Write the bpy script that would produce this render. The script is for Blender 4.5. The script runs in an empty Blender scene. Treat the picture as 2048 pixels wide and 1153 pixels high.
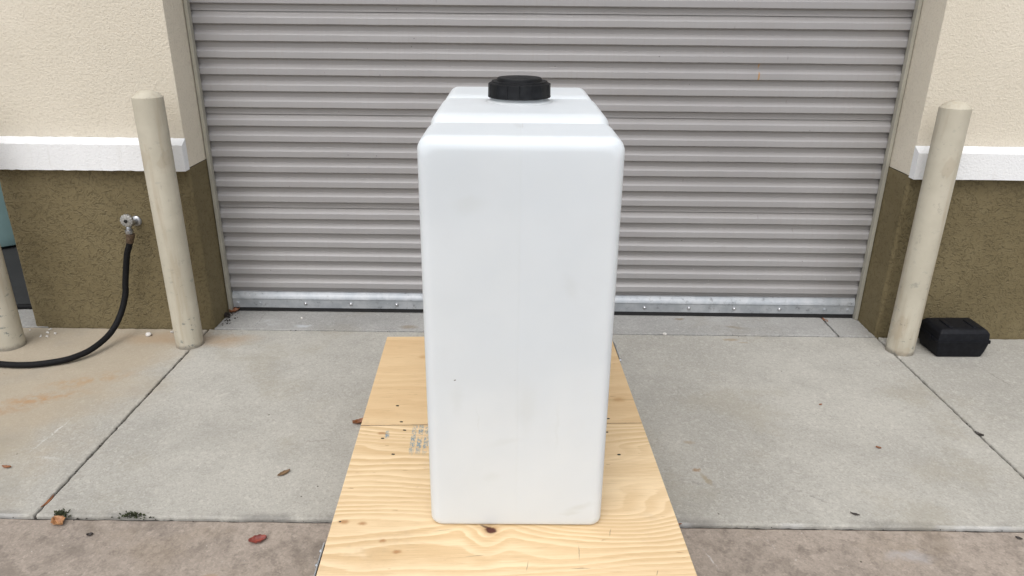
import bpy, bmesh, math, random
import numpy as np
from mathutils import Vector, Matrix, noise as mnoise

# ------------------------------------------------------------------ camera, sky, sun, exposure
S = bpy.context.scene
COL = S.collection
cam_d = bpy.data.cameras.new("camera")
cam_d.sensor_width = 36.0
cam_d.lens = 25.508
cam_d.clip_start = 0.02
cam_d.clip_end = 2000.0
cam = bpy.data.objects.new("camera", cam_d)
COL.objects.link(cam)
right = Vector((0.99992, 0.0088004, 0.0090516))
up = Vector((-0.0116769, 0.3721761, 0.9280887))
fwd = Vector((-0.0047988, 0.9281204, -0.3722492))
M = Matrix.Identity(4)
for i in range(3):
    M[i][0] = right[i]; M[i][1] = up[i]; M[i][2] = -fwd[i]; M[i][3] = (-0.1341, 0.0, 1.4404)[i]
cam.matrix_world = M
S.camera = cam

SUN_EL, SUN_AZ = 60.0, 196.0        # azimuth clockwise from +Y (the door wall is north)
world = bpy.data.worlds.new("World")
S.world = world
world.use_nodes = True
wn = world.node_tree
for n in list(wn.nodes): wn.nodes.remove(n)
wo = wn.nodes.new("ShaderNodeOutputWorld")
wb = wn.nodes.new("ShaderNodeBackground")
sky = wn.nodes.new("ShaderNodeTexSky")
sky.sky_type = 'NISHITA'
sky.sun_disc = False
sky.sun_elevation = math.radians(SUN_EL)
sky.sun_rotation = math.radians(SUN_AZ)
sky.air_density = 1.0
sky.dust_density = 4.0
sky.ozone_density = 1.0
hs = wn.nodes.new("ShaderNodeHueSaturation")
hs.inputs["Saturation"].default_value = 0.26      # a grey overcast sky
wn.links.new(sky.outputs[0], hs.inputs["Color"])
wn.links.new(hs.outputs[0], wb.inputs[0])
wb.inputs[1].default_value = 0.15
wn.links.new(wb.outputs[0], wo.inputs[0])

sd = bpy.data.lights.new("sun", 'SUN')
sd.energy = 0.5
sd.angle = math.radians(90)
sd.color = (1.0, 0.985, 0.965)
sun = bpy.data.objects.new("sun", sd)
COL.objects.link(sun)
az, el = math.radians(SUN_AZ), math.radians(SUN_EL)
sun_dir = Vector((math.sin(az) * math.cos(el), math.cos(az) * math.cos(el), math.sin(el)))
sun.rotation_euler = sun_dir.to_track_quat('Z', 'Y').to_euler()
sun.location = sun_dir * 30

S.view_settings.view_transform = 'Standard'
S.view_settings.look = 'None'
S.view_settings.exposure = 0.44
S.view_settings.gamma = 1.0
S.view_settings.use_curve_mapping = False
S.cycles.max_bounces = 8
S.cycles.diffuse_bounces = 5

R = random.Random(7)

# ------------------------------------------------------------------ node helpers
class Mat:
    def __init__(self, name):
        self.m = bpy.data.materials.new(name)
        self.m.use_nodes = True
        self.t = self.m.node_tree
        self.b = self.t.nodes["Principled BSDF"]
        self.co = self.t.nodes.new("ShaderNodeTexCoord").outputs["Object"]
    def set(self, inp, v):
        if isinstance(v, bpy.types.NodeSocket): self.t.links.new(v, inp)
        elif isinstance(v, tuple) and len(v) == 3 and inp.type == 'RGBA': inp.default_value = (*v, 1)
        else: inp.default_value = v
    def p(self, **kw):
        for k, v in kw.items(): self.set(self.b.inputs[k.replace("_", " ")], v)
        return self
    def map(self, loc=(0, 0, 0), rot=(0, 0, 0), scale=(1, 1, 1), vec=None, kind='POINT'):
        n = self.t.nodes.new("ShaderNodeMapping"); n.vector_type = kind
        self.set(n.inputs["Vector"], vec or self.co)
        n.inputs["Location"].default_value = loc; n.inputs["Rotation"].default_value = rot; n.inputs["Scale"].default_value = scale
        return n.outputs[0]
    def noise(self, scale, detail=3, rough=.5, vec=None, dist=0.0, color=False):
        n = self.t.nodes.new("ShaderNodeTexNoise")
        self.set(n.inputs["Vector"], vec or self.co)
        n.inputs["Scale"].default_value = scale; n.inputs["Detail"].default_value = detail
        n.inputs["Roughness"].default_value = rough; n.inputs["Distortion"].default_value = dist
        return n.outputs["Color" if color else "Fac"]
    def voro(self, scale, vec=None, feature='F1', out="Distance"):
        n = self.t.nodes.new("ShaderNodeTexVoronoi"); n.feature = feature
        self.set(n.inputs["Vector"], vec or self.co); n.inputs["Scale"].default_value = scale
        return n.outputs[out]
    def mr(self, v, a, b, c=0.0, d=1.0, smooth=True):
        n = self.t.nodes.new("ShaderNodeMapRange")
        if smooth: n.interpolation_type = 'SMOOTHSTEP'
        self.set(n.inputs["Value"], v)
        for k, x in zip(("From Min", "From Max", "To Min", "To Max"), (a, b, c, d)): n.inputs[k].default_value = x
        return n.outputs["Result"]
    def math(self, op, a, b=0.0, clamp=False):
        n = self.t.nodes.new("ShaderNodeMath"); n.operation = op; n.use_clamp = clamp
        self.set(n.inputs[0], a); self.set(n.inputs[1], b)
        return n.outputs[0]
    def mul(self, a, b): return self.math('MULTIPLY', a, b)
    def add(self, a, b): return self.math('ADD', a, b)
    def mx(self, f, a, b, blend='MIX'):
        n = self.t.nodes.new("ShaderNodeMix"); n.data_type = 'RGBA'; n.blend_type = blend
        self.set(n.inputs["Factor"], f); self.set(n.inputs["A"] if False else n.inputs[6], a); self.set(n.inputs[7], b)
        return n.outputs[2]
    def sep(self, vec=None):
        n = self.t.nodes.new("ShaderNodeSeparateXYZ"); self.set(n.inputs[0], vec or self.co)
        return n.outputs
    def comb(self, x=0.0, y=0.0, z=0.0):
        n = self.t.nodes.new("ShaderNodeCombineXYZ")
        self.set(n.inputs[0], x); self.set(n.inputs[1], y); self.set(n.inputs[2], z)
        return n.outputs[0]
    def blob(self, x, y, sx, sy, rot=0.0, edge=0.3, vec=None, wob=0.0, wscale=20, z=None):
        # soft ellipse mask in the surface's own coordinates (stain with a shape of its own)
        v = vec or self.co
        if wob:
            n = self.t.nodes.new("ShaderNodeVectorMath"); n.operation = 'MULTIPLY_ADD'
            self.set(n.inputs[0], self.noise(wscale, 3, .6, v, color=True))
            n.inputs[1].default_value = (wob, wob, wob); self.set(n.inputs[2], v)
            v = n.outputs[0]
            x += wob * .5; y += wob * .5
            if z is not None: z += wob * .5
        m = self.map((x, y, z or 0), (0, 0, rot), (sx, sy, sy if z is not None else 1e4), v, 'TEXTURE')
        n = self.t.nodes.new("ShaderNodeVectorMath"); n.operation = 'LENGTH'; self.set(n.inputs[0], m)
        return self.mr(n.outputs["Value"], edge, 1.0, 1.0, 0.0)
    def bump(self, h, strength=.5, dist=.002, normal=None):
        n = self.t.nodes.new("ShaderNodeBump")
        n.inputs["Strength"].default_value = strength; n.inputs["Distance"].default_value = dist
        self.set(n.inputs["Height"], h)
        if normal: self.set(n.inputs["Normal"], normal)
        return n.outputs[0]

def simple(name, col, rough=.5, metal=0.0, var=.12, scale=40, bump=0.0):
    m = Mat(name)
    f = m.noise(scale, 4, .6)
    dark = tuple(c * (1 - var) for c in col); light = tuple(min(1, c * (1 + var)) for c in col)
    m.p(Base_Color=m.mx(m.mr(f, .3, .7), dark, light), Roughness=rough, Metallic=metal)
    if bump: m.p(Normal=m.bump(m.noise(scale * 4, 3), .4, bump))
    return m.m

# ------------------------------------------------------------------ materials
def concrete_mat(name, tint, stains=()):
    m = Mat(name)
    big = m.noise(1.3, 4, .6); mid = m.noise(7, 4, .65); fine = m.noise(170, 2, .7); sp = m.voro(210, out="Color"); grit = m.noise(420, 1, .5)
    a = tuple(c * .88 for c in tint); b = tuple(c * 1.08 for c in tint)
    c = m.mx(m.mr(big, .35, .65), a, b)
    c = m.mx(m.mul(m.mr(mid, .45, .75), .35), c, tuple(x * .78 for x in tint))
    c = m.mx(m.mul(m.mr(m.noise(26, 4, .7), .55, .75), .22), c, tuple(x * 1.22 for x in tint))
    cs = m.sep(sp)                                             # sand grains: every cell its own grey
    c = m.mx(m.mul(m.mr(cs[0], .5, 1.0, smooth=False), .24), c, tuple(x * .45 for x in tint))
    c = m.mx(m.mul(m.mr(cs[1], .55, 1.0, smooth=False), .22), c, tuple(min(.85, x * 1.6) for x in tint))
    c2 = m.sep(m.voro(95, out="Color"))
    c = m.mx(m.mul(m.mr(c2[0], .75, 1.0, smooth=False), .14), c, tuple(x * .5 for x in tint))
    c = m.mx(m.mul(m.mr(c2[1], .85, 1.0, smooth=False), .22), c, tuple(min(.85, x * 1.6) for x in tint))
    white = m.mr(m.voro(38), .085, .045)                       # scattered pale aggregate
    white = m.mul(white, m.mr(m.noise(4, 2), .5, .62))
    c = m.mx(m.mul(white, .7), c, (.68, .67, .63))
    dots = m.mr(m.voro(9, m.map((3.1, 1.7, 0))), .035, .022)   # dark flecks
    c = m.mx(m.mul(dots, .8), c, (.05, .04, .03))
    for f, col, k in stains:
        c = m.mx(m.mul(f(m), k), c, col)
    c = m.mx(m.mul(m.mr(m.noise(2.4, 5, .62, m.map((5, 2, 0))), .52, .66), .30), c, (tint[0] * .74, tint[1] * .69, tint[2] * .58))
    c = m.mx(m.mul(m.mr(m.noise(3.1, 5, .6, m.map((1, 8, 0))), .54, .68), .22), c, tuple(x * .66 for x in tint))
    h = m.add(m.mul(fine, .6), m.mul(mid, .6))
    m.p(Base_Color=c, Roughness=.9, Normal=m.bump(h, .55, .0025))
    m.b.inputs["Specular IOR Level"].default_value = .2
    return m.m

def st(x, y, sx, sy, rot=0.0, edge=.2, wob=.1, ws=12, tex=None):
    def f(m):
        o = m.blob(x, y, sx, sy, rot, edge, None, wob, ws)
        if tex: o = m.mul(o, m.mr(m.noise(tex, 4, .7), .38, .62))
        return o
    return f
def line(x, y, sx, sy, rot):
    def f(m): return m.mul(m.blob(x, y, sx, sy, rot, .1, None, .012, 30), m.mr(m.noise(55, 3, .7), .42, .58))
    return f
def left_tan(m):       # the warm, iron-stained left-hand slab
    x, y, z = m.sep()
    v = m.add(m.add(x, m.mul(m.noise(3, 4, .6), .7)), m.mul(y, -.18))
    return m.mr(v, -1.95, -1.55, 1.0, .0)
def front_grime(m):
    x, y, z = m.sep()
    v = m.add(y, m.mul(m.noise(9, 4, .7), .06))
    return m.mul(m.mr(v, 1.765, 1.80, 1.0, 0.0), m.mr(m.noise(5, 3), .4, .6))
def front_white(m):
    x, y, z = m.sep()
    v = m.add(y, m.mul(m.noise(14, 3, .7), .012))
    return m.mul(m.mr(v, 1.742, 1.752, 1.0, 0.0), m.mr(m.noise(3.2, 4), .52, .62))
def back_edge(m):
    x, y, z = m.sep()
    v = m.add(y, m.mul(m.noise(9, 4, .7), .05))
    return m.mul(m.mr(v, 3.035, 3.055, 0.0, 1.0), m.mr(m.noise(8, 3), .45, .6))

APRON = concrete_mat("apron_concrete", (.400, .387, .350), [
    (left_tan, (.40, .325, .225), .62),
    (st(-1.95, 2.40, .24, .055, .35, .0, .12, 14, 22), (.40, .215, .085), .68),
    (st(-1.84, 2.55, .26, .07, .4, .0, .12, 14, 18), (.40, .24, .11), .55),
    (st(-2.05, 2.30, .2, .06, .4, .0, .12, 14, 18), (.36, .2, .09), .5),
    (st(-1.70, 2.93, .30, .10, 0, .0, .14, 9), (.38, .25, .14), .50),
    (st(-1.43, 2.93, .20, .09, 0, .0, .14, 9), (.40, .27, .15), .55),
    (line(-1.755, 2.17, .006, .16, -.10), (.62, .62, .60), .75),
    (line(-1.68, 2.02, .07, .012, -.2), (.60, .60, .58), .5),
    (st(.846, 2.989, .05, .018, 0, .2, .03, 30), (.29, .22, .13), .6),
    (st(.90, 2.96, .03, .012, 0, .2, .03, 30), (.29, .22, .13), .5),
    (st(.47, 2.0, .018, .012, 0, .2, .03, 40), (.26, .15, .06), .7),
    (st(.49, 1.95, .015, .05, .3, .2, .03, 40), (.27, .2, .09), .45),
    (st(.48, 2.16, .03, .015, 0, .2, .03, 40), (.27, .19, .09), .4),
    (st(.79, 1.88, .11, .012, -.55, .1, .05, 25, 40), (.15, .145, .14), .6),
    (st(.45, 1.93, .12, .014, -.1, .1, .05, 25, 40), (.2, .19, .18), .45),
    (st(1.86, 2.65, .006, .10, .2, .1, .05, 25), (.17, .16, .14), .55),
    (st(-.80, 2.14, .07, .012, 0, .1, .05, 25), (.24, .23, .21), .4),
    (front_grime, (.16, .155, .145), .6), (front_white, (.55, .56, .57), .35)])
THRESH = concrete_mat("threshold_concrete", (.345, .342, .328), [
    (st(-1.127, 3.075, .05, .022, 0, .3, .04, 30), (.55, .58, .62), .6),
    (st(-1.30, 3.12, .09, .05, 0, .1, .1, 20, 30), (.52, .53, .54), .6),
    (st(-.63, 3.08, .06, .025, 0, .3, .03, 30), (.23, .17, .10), .5),
    (st(.66, 3.205, .035, .016, 0, .3, .03, 30), (.2, .15, .09), .65),
    (st(.90, 3.12, .06, .018, -.3, .3, .03, 30), (.22, .17, .11), .45),
    (back_edge, (.5, .47, .40), .0),
    (line(-1.347, 3.14, .004, .12, 0), (.12, .12, .12), .8)])
PAVE = concrete_mat("pavement_concrete", (.345, .296, .252), [
    (lambda m: m.mr(m.noise(9, 6, .75), .46, .66), (.16, .135, .113), .56),
    (lambda m: m.mr(m.noise(34, 4, .75), .5, .68), (.13, .11, .095), .42),
    (st(-.95, 1.50, .03, .025, 0, .2, .04, 30), (.34, .2, .08), .5),
    (line(.42, 1.60, .004, .06, .3), (.6, .58, .56), .6),
    (line(.61, 1.65, .004, .05, .25), (.6, .58, .56), .7),
    (st(.98, 1.62, .10, .03, 0, .1, .1, 20), (.42, .42, .44), .45),
    (lambda m: m.mul(m.mr(m.add(m.sep()[1], m.mul(m.noise(12, 4, .7), .05)), 1.745, 1.72, 1., 0.), 1.0), (.20, .18, .16), .0)])
GROUND = simple("ground_asphalt", (.08, .077, .072), .95, 0, .3, 3)
JOINT = simple("joint_dirt", (.035, .03, .026), 1, 0, .4, 60)
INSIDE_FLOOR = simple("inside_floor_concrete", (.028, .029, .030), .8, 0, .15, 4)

def stucco_sand():
    m = Mat("cream_sand_stucco")
    n1 = m.noise(105, 3, .6, dist=.3); n2 = m.noise(260, 2, .6); big = m.noise(1.6, 3)
    c = m.mx(m.mr(big, .35, .65), (.73, .67, .555), (.78, .72, .605))
    c = m.mx(m.mul(m.mr(n1, .52, .66), .24), c, (.46, .41, .325))
    c = m.mx(m.mul(m.mr(n2, .54, .70), .35), c, (.84, .79, .69))
    m.p(Base_Color=c, Roughness=.9, Normal=m.bump(m.add(n1, m.mul(n2, .6)), .8, .0042))
    return m.m
def stucco_worm():
    m = Mat("olive_worm_stucco")
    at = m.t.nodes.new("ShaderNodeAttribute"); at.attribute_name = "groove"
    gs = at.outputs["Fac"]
    fine = m.noise(220, 2, .6); big = m.noise(2.2, 4, .6); mid = m.noise(14, 4, .6)
    c = m.mx(m.mr(big, .35, .65), (.148, .116, .055), (.176, .140, .070))
    c = m.mx(m.mul(m.mr(mid, .42, .7), .25), c, (.215, .176, .095))
    c = m.mx(m.mul(m.mr(fine, .5, .8), .35), c, (.08, .06, .026))
    c = m.mx(m.mul(gs, .50), c, (.040, .029, .012))             # shade of the trowel grooves painted into the colour
    m.p(Base_Color=c, Roughness=.75, Normal=m.bump(fine, .4, .003))
    return m.m
def trim_white():
    m = Mat("white_stucco_trim")
    n1 = m.noise(130, 3, .6, dist=.3)
    c = m.mx(m.mul(m.mr(n1, .52, .7), .18), (.80, .81, .82), (.60, .60, .60))
    c = m.mx(m.mul(m.mr(m.noise(1, 4, .65, m.map(scale=(16, 1, 2.5))), .54, .70), .22), c, (.50, .48, .43))
    m.p(Base_Color=c, Roughness=.8, Normal=m.bump(n1, .6, .005))
    return m.m
CREAM, OLIVE, TRIM = stucco_sand(), stucco_worm(), trim_white()

def door_paint():
    m = Mat("greige_door_paint")
    x, y, z = m.sep()
    base = m.mx(m.mr(m.noise(1.1, 3), .35, .65), (.298, .290, .292), (.338, .330, .332))
    streak = m.noise(1, 4, .65, m.map(scale=(75, 1, 5)))
    c = m.mx(m.mul(m.mr(streak, .46, .72), .30), base, (.30, .28, .265))
    smud = m.noise(1, 4, .6, m.map(scale=(9, 1, 22), loc=(2, 0, 5)))
    c = m.mx(m.mul(m.mr(smud, .54, .72), .30), c, (.33, .31, .32))
    ins = m.math('GREATER_THAN', y, 3.2535)                       # inner flats toned darker than the outer ones
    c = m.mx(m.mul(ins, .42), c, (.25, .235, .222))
    vor = m.mul(m.mr(m.voro(16, m.map(loc=(.3, 0, .9))), .055, .03), m.mr(m.noise(2.3, 2), .52, .58))
    c = m.mx(m.mul(vor, .75), c, (.10, .09, .09))
    low = m.mul(m.mr(z, .05, .65, 1, 0), m.mr(x, .2, 1.2, .25, 1))
    wsp = m.mul(m.mr(m.voro(24, m.map(loc=(1.3, 0, .2))), .06, .025), low)
    c = m.mx(m.mul(wsp, .8), c, (.75, .75, .74))
    scr = m.mul(m.mr(m.voro(1, m.map(scale=(19, 1, 6), loc=(.8, 0, .1))), .07, .03), m.mr(m.noise(3, 1), .5, .56))
    c = m.mx(m.mul(scr, .6), c, (.20, .18, .18))
    wv = m.add(x, m.mul(m.noise(45, 2), .012))
    rust = m.mul(m.mr(m.math('ABSOLUTE', m.add(wv, -.908)), .0015, .005, 1, 0), m.mr(m.noise(28, 2), .4, .55))
    rust = m.mul(rust, m.mul(m.mr(z, 1.10, 1.105), m.mr(z, 1.19, 1.18)))
    c = m.mx(m.mul(rust, .9), c, (.42, .22, .06))
    m.p(Base_Color=c, Roughness=m.mr(streak, .3, .7, .29, .45), Normal=m.bump(m.noise(1, 2, .5, m.map(scale=(6, 1, 30))), .12, .004))
    m.b.inputs["Specular IOR Level"].default_value = .75
    return m.m
DOOR = door_paint()

def galv():
    m = Mat("galvanised_steel")
    v = m.mx(m.voro(60, out="Distance"), (.42, .42, .42), (.6, .6, .6)); n = m.noise(12, 4, .65)
    c = m.mx(m.mr(n, .35, .65), (.36, .385, .41), (.46, .48, .50))
    c = m.mx(.18, c, v, 'OVERLAY')
    d = m.mul(m.mr(m.noise(40, 4, .7), .55, .75), .7)
    c = m.mx(d, c, (.13, .13, .13))
    w = m.mul(m.mr(m.voro(30), .05, .02), m.mr(m.noise(4, 2), .5, .6))
    c = m.mx(w, c, (.8, .8, .78))
    m.p(Base_Color=c, Metallic=.4, Roughness=m.mr(n, .3, .7, .32, .5))
    return m.m
GALV = galv()
CHROME = simple("chromed_brass", (.62, .63, .65), .22, .95, .1, 60)
DULL = simple("dull_chrome", (.40, .41, .43), .33, .9, .25, 70)
BRASS = simple("tarnished_brass", (.11, .075, .05), .5, .6, .3, 90)
RUBBER = simple("black_rubber", (.007, .007, .008), .7, 0, .2, 90)
SEAL = simple("black_seal_rubber", (.010, .010, .011), .7, 0, .2, 50)
GUIDE = simple("guide_paint", (.35, .335, .28), .55, 0, .1, 8)
RUBBER.node_tree.nodes["Principled BSDF"].inputs["Specular IOR Level"].default_value = .2
KNOBP = simple("grey_cast_knob", (.30, .295, .28), .45, .3, .35, 120)
DARKM = simple("dark_screw_and_hole", (.015, .014, .013), .5, .5, .2, 300)
LUMBER = simple("lumber", (.50, .36, .19), .8, 0, .2, 9)
TEAL = simple("teal_tank_plastic", (.24, .37, .37), .45, 0, .06, 3)
INWALL = simple("inside_wall", (.25, .26, .26), .9, 0, .1, 3)
PEB = simple("pale_stone", (.62, .60, .57), .9, 0, .2, 120)

def bollard_paint():
    m = Mat("beige_bollard_paint")
    x, y, z = m.sep()
    c = m.mx(m.mr(m.noise(5, 4, .6), .35, .65), (.465, .432, .348), (.53, .495, .405))
    c = m.mx(m.mul(m.mr(m.noise(1, 4, .6, m.map(scale=(22, 22, 2.2))), .50, .70), .5), c, (.37, .30, .21))
    chip = m.mr(m.noise(26, 4, .7, m.map(scale=(1, 1, .8), loc=(3, 2, 5))), .63, .65)
    c = m.mx(m.mul(chip, .4), c, (.34, .31, .26))
    low = m.mr(z, .05, .45, 1, .18)
    scuff = m.mul(m.mr(m.noise(1, 4, .7, m.map(scale=(24, 24, 38))), .60, .66), low)
    c = m.mx(m.mul(scuff, .8), c, (.13, .155, .16))
    dots = m.mr(m.voro(15), .045, .03)
    c = m.mx(m.mul(m.mul(dots, m.mr(m.noise(6, 2), .52, .62)), .7), c, (.09, .06, .04))
    foot = m.mul(m.mr(m.add(z, m.mul(m.noise(40, 3, .7), -.03)), -.012, .012, 1, 0), .7)
    c = m.mx(foot, c, (.15, .135, .115))
    big = m.mul(m.mr(m.noise(1, 3, .6, m.map(scale=(9, 9, 5), loc=(6, 1, 2))), .60, .64), .38)
    c = m.mx(big, c, (.40, .335, .25))
    m.p(Base_Color=c, Roughness=.62, Normal=m.bump(m.noise(30, 3), .25, .002))
    m.b.inputs["Specular IOR Level"].default_value = .3
    return m.m
BOLL = bollard_paint()

def plywood(name, light, dark, fs, seed, contrast, extra=()):
    m = Mat(name)
    x, y, z = m.sep()
    warp = m.noise(1, 2.2, .45, m.map(scale=(1.1, 3.6, 0), loc=(seed, seed * .37, 0)))
    warp2 = m.noise(1, 3, .6, m.map(scale=(7, 26, 0), loc=(seed * 2, 0, 0)))
    h = m.add(m.add(m.mul(y, fs), m.mul(warp, fs * .30)), m.mul(warp2, .75))
    for f in extra:
        h = m.add(h, f(m))
    fr = m.math('FRACT', h)
    ring = m.mul(m.mr(fr, .0, .72), m.mr(fr, .86, 1.0, 1.0, 0.0))         # slow rise, sharp late-wood edge
    amt = m.mr(m.noise(1, 3, .6, m.map(scale=(1.2, 5, 0), loc=(9, seed, 0))), .3, .65, .25, 1.0)
    c = m.mx(m.mul(m.mul(ring, amt), contrast), light, dark)
    tone = m.noise(1, 3, .6, m.map(scale=(1.0, 9, 0), loc=(seed, 4, 0)))
    c = m.mx(m.mul(m.mr(tone, .44, .68), .65), c, tuple(a * .5 + b * .5 for a, b in zip(light, dark)))
    fib = m.noise(1, 4, .7, m.map(scale=(14, 210, 0), loc=(seed, 0, 0)))
    c = m.mx(m.mul(m.mr(fib, .5, .78), .38), c, tuple(v * .62 for v in dark))
    c = m.mx(m.mul(m.mr(fib, .48, .25), .35), c, tuple(min(.9, v * 1.15) for v in light))
    ch = m.mul(m.mr(m.noise(1, 2, .6, m.map(scale=(16, 120, 0), loc=(1, seed, 0))), .70, .745), .7)    # checks and resin flecks
    c = m.mx(ch, c, (.22, .11, .04))
    dirt = m.mul(m.mr(m.noise(5, 5, .7), .58, .75), .22)
    c = m.mx(dirt, c, (.30, .24, .18))
    return m, c, ring, fib

# ------------------------------------------------------------------ mesh helpers
def link(name, bm, mat, parent=None, smooth=False, angle=None):
    me = bpy.data.meshes.new(name)
    bmesh.ops.recalc_face_normals(bm, faces=bm.faces[:])
    bm.to_mesh(me); bm.free()
    if mat: me.materials.append(mat)
    o = bpy.data.objects.new(name, me)
    COL.objects.link(o)
    if parent: o.parent = parent
    if smooth:
        for p in me.polygons: p.use_smooth = True
        if angle is not None:
            bm2 = bmesh.new(); bm2.from_mesh(me)
            for e in bm2.edges:
                if len(e.link_faces) == 2 and e.calc_face_angle(0) > math.radians(angle): e.smooth = False
            bm2.to_mesh(me); bm2.free()
    return o
def empty(name, loc, label, cat, rotz=0.0, group=None):
    o = bpy.data.objects.new(name, None)
    o.empty_display_size = .1
    COL.objects.link(o)
    o.location = loc; o.rotation_euler = (0, 0, rotz)
    tag(o, label, cat, group)
    return o
def tag(o, label, cat, group=None):
    o["label"] = label; o["category"] = cat
    if group: o["group"] = group
def struct(o): o["kind"] = "structure"; return o

def box(bm, x0, x1, y0, y1, z0, z1, bev=0.0, seg=2):
    r = bmesh.ops.create_cube(bm, size=1.0)
    vs = r["verts"]
    for v in vs:
        v.co = Vector(((x0 + x1) / 2 + v.co.x * (x1 - x0), (y0 + y1) / 2 + v.co.y * (y1 - y0), (z0 + z1) / 2 + v.co.z * (z1 - z0)))
    if bev:
        es = list({e for v in vs for e in v.link_edges})
        bmesh.ops.bevel(bm, geom=es, offset=bev, segments=seg, profile=.5, affect='EDGES')
    return bm
def newbox(*a, **k): return box(bmesh.new(), *a, **k)

def lathe(bm, prof, seg=48, axis='Z', c=(0, 0, 0), wob=None):
    rings = []
    for r, h in prof:
        ring = []
        for i in range(seg):
            a = 2 * math.pi * i / seg
            rr = r * (wob(a, h) if wob else 1.0)
            p = (rr * math.cos(a), rr * math.sin(a), h)
            if axis == 'Y': p = (p[0], h, p[1])
            ring.append(bm.verts.new((p[0] + c[0], p[1] + c[1], p[2] + c[2])))
        rings.append(ring)
    for a, b in zip(rings, rings[1:]):
        for i in range(seg):
            bm.faces.new((a[i], a[(i + 1) % seg], b[(i + 1) % seg], b[i]))
    for ring in (rings[0], rings[-1]):
        try: bm.faces.new(ring)
        except ValueError: pass
    return bm

def spline(pts, n=10):
    P = [Vector(p) for p in pts]
    P = [P[0] * 2 - P[1]] + P + [P[-1] * 2 - P[-2]]
    out = []
    for i in range(1, len(P) - 2):
        for k in range(n):
            t = k / n
            a, b, c, d = P[i - 1:i + 3]
            out.append(.5 * ((2 * b) + (c - a) * t + (2 * a - 5 * b + 4 * c - d) * t * t + (3 * b - a - 3 * c + d) * t ** 3))
    out.append(P[-2])
    return out
def tube(bm, pts, rad, seg=16):
    rings = []; up0 = Vector((0, 0, 1))
    t0 = (pts[1] - pts[0]).normalized()
    nrm = t0.orthogonal().normalized()
    for i, p in enumerate(pts):
        t = (pts[min(i + 1, len(pts) - 1)] - pts[max(i - 1, 0)]).normalized()
        nrm = (nrm - t * nrm.dot(t)).normalized()
        b = t.cross(nrm)
        rings.append([bm.verts.new(p + (nrm * math.cos(a) + b * math.sin(a)) * rad) for a in (2 * math.pi * k / seg for k in range(seg))])
    for a, b in zip(rings, rings[1:]):
        for k in range(seg): bm.faces.new((a[k], a[(k + 1) % seg], b[(k + 1) % seg], b[k]))
    bm.faces.new(rings[0]); bm.faces.new(rings[-1])
    return bm

def slab(name, x0, x1, y0, y1, ztop, thick, mat, nx=60, ny=20, edge=.006, jit=.0012):
    # a cast slab: slightly uneven outline, tooled round edges
    bm = bmesh.new()
    pts = []
    for i in range(nx): pts.append((x0 + (x1 - x0) * i / nx, y0, 0, -1))
    for i in range(ny): pts.append((x1, y0 + (y1 - y0) * i / ny, 1, 0))
    for i in range(nx): pts.append((x1 - (x1 - x0) * i / nx, y1, 0, 1))
    for i in range(ny): pts.append((x0, y1 - (y1 - y0) * i / ny, -1, 0))
    rows = []
    js = [R.gauss(0, jit) for _ in pts]
    for ins, dz in ((0, -thick), (0, -edge), (edge * .3, -edge * .3), (edge, 0)):
        row = []
        for (x, y, a, b), j in zip(pts, js):
            d = ins + j
            row.append(bm.verts.new((x - a * d, y - b * d, ztop + dz)))
        rows.append(row)
    n = len(pts)
    for a, b in zip(rows, rows[1:]):
        for i in range(n): bm.faces.new((a[i], a[(i + 1) % n], b[(i + 1) % n], b[i]))
    bm.faces.new(rows[-1])
    return struct(link(name, bm, mat))

# ------------------------------------------------------------------ the setting: ground and paving
bm = bmesh.new()
bmesh.ops.create_grid(bm, x_segments=4, y_segments=4, size=400)
for v in bm.verts: v.co.z = -.09
struct(link("ground", bm, GROUND))
struct(link("joint_filler", newbox(-9, 9, 1.60, 3.30, -.085, -.014), JOINT))
slab("apron_slab", -6.2, -1.5575, 1.7356, 3.034, 0, .05, APRON, 200, 90)
slab("apron_slab", -1.5495, 1.5305, 1.7356, 3.034, 0, .05, APRON, 200, 90)
slab("apron_slab", 1.5385, 6.2, 1.7356, 3.034, 0, .05, APRON, 200, 90)
slab("threshold", -1.5265, 1.356, 3.0385, 3.40, .003, .05, THRESH, 120, 20, .004)
slab("threshold", 1.364, 1.5265, 3.0385, 3.40, .003, .05, THRESH, 30, 20, .004)
slab("pavement", -8, 8, -6, 1.7310, -.009, .05, PAVE, 300, 120, .006)
slab("threshold", -5.38, -2.30, 3.0385, 3.30, .002, .05, THRESH, 60, 20, .004)
slab("inside_floor", -6.2, -1.60, 3.304, 9.0, -.001, .05, INSIDE_FLOOR, 60, 60, .004)

# ------------------------------------------------------------------ the building
YW = 3.04
bld = empty("storage_building", (0, YW, 0), "cream and olive stucco building with a closed ribbed roller door between two piers", "building")
def bpart(name, bm, mat, parent=None, **k):
    o = link(name, bm, mat, None, **k)
    o.parent = parent or bld
    o.matrix_parent_inverse = Matrix.Translation((0, -YW, 0))
    return o
def wpart(name, bm, mat, **k): return bpart(name, bm, mat, **k)

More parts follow.
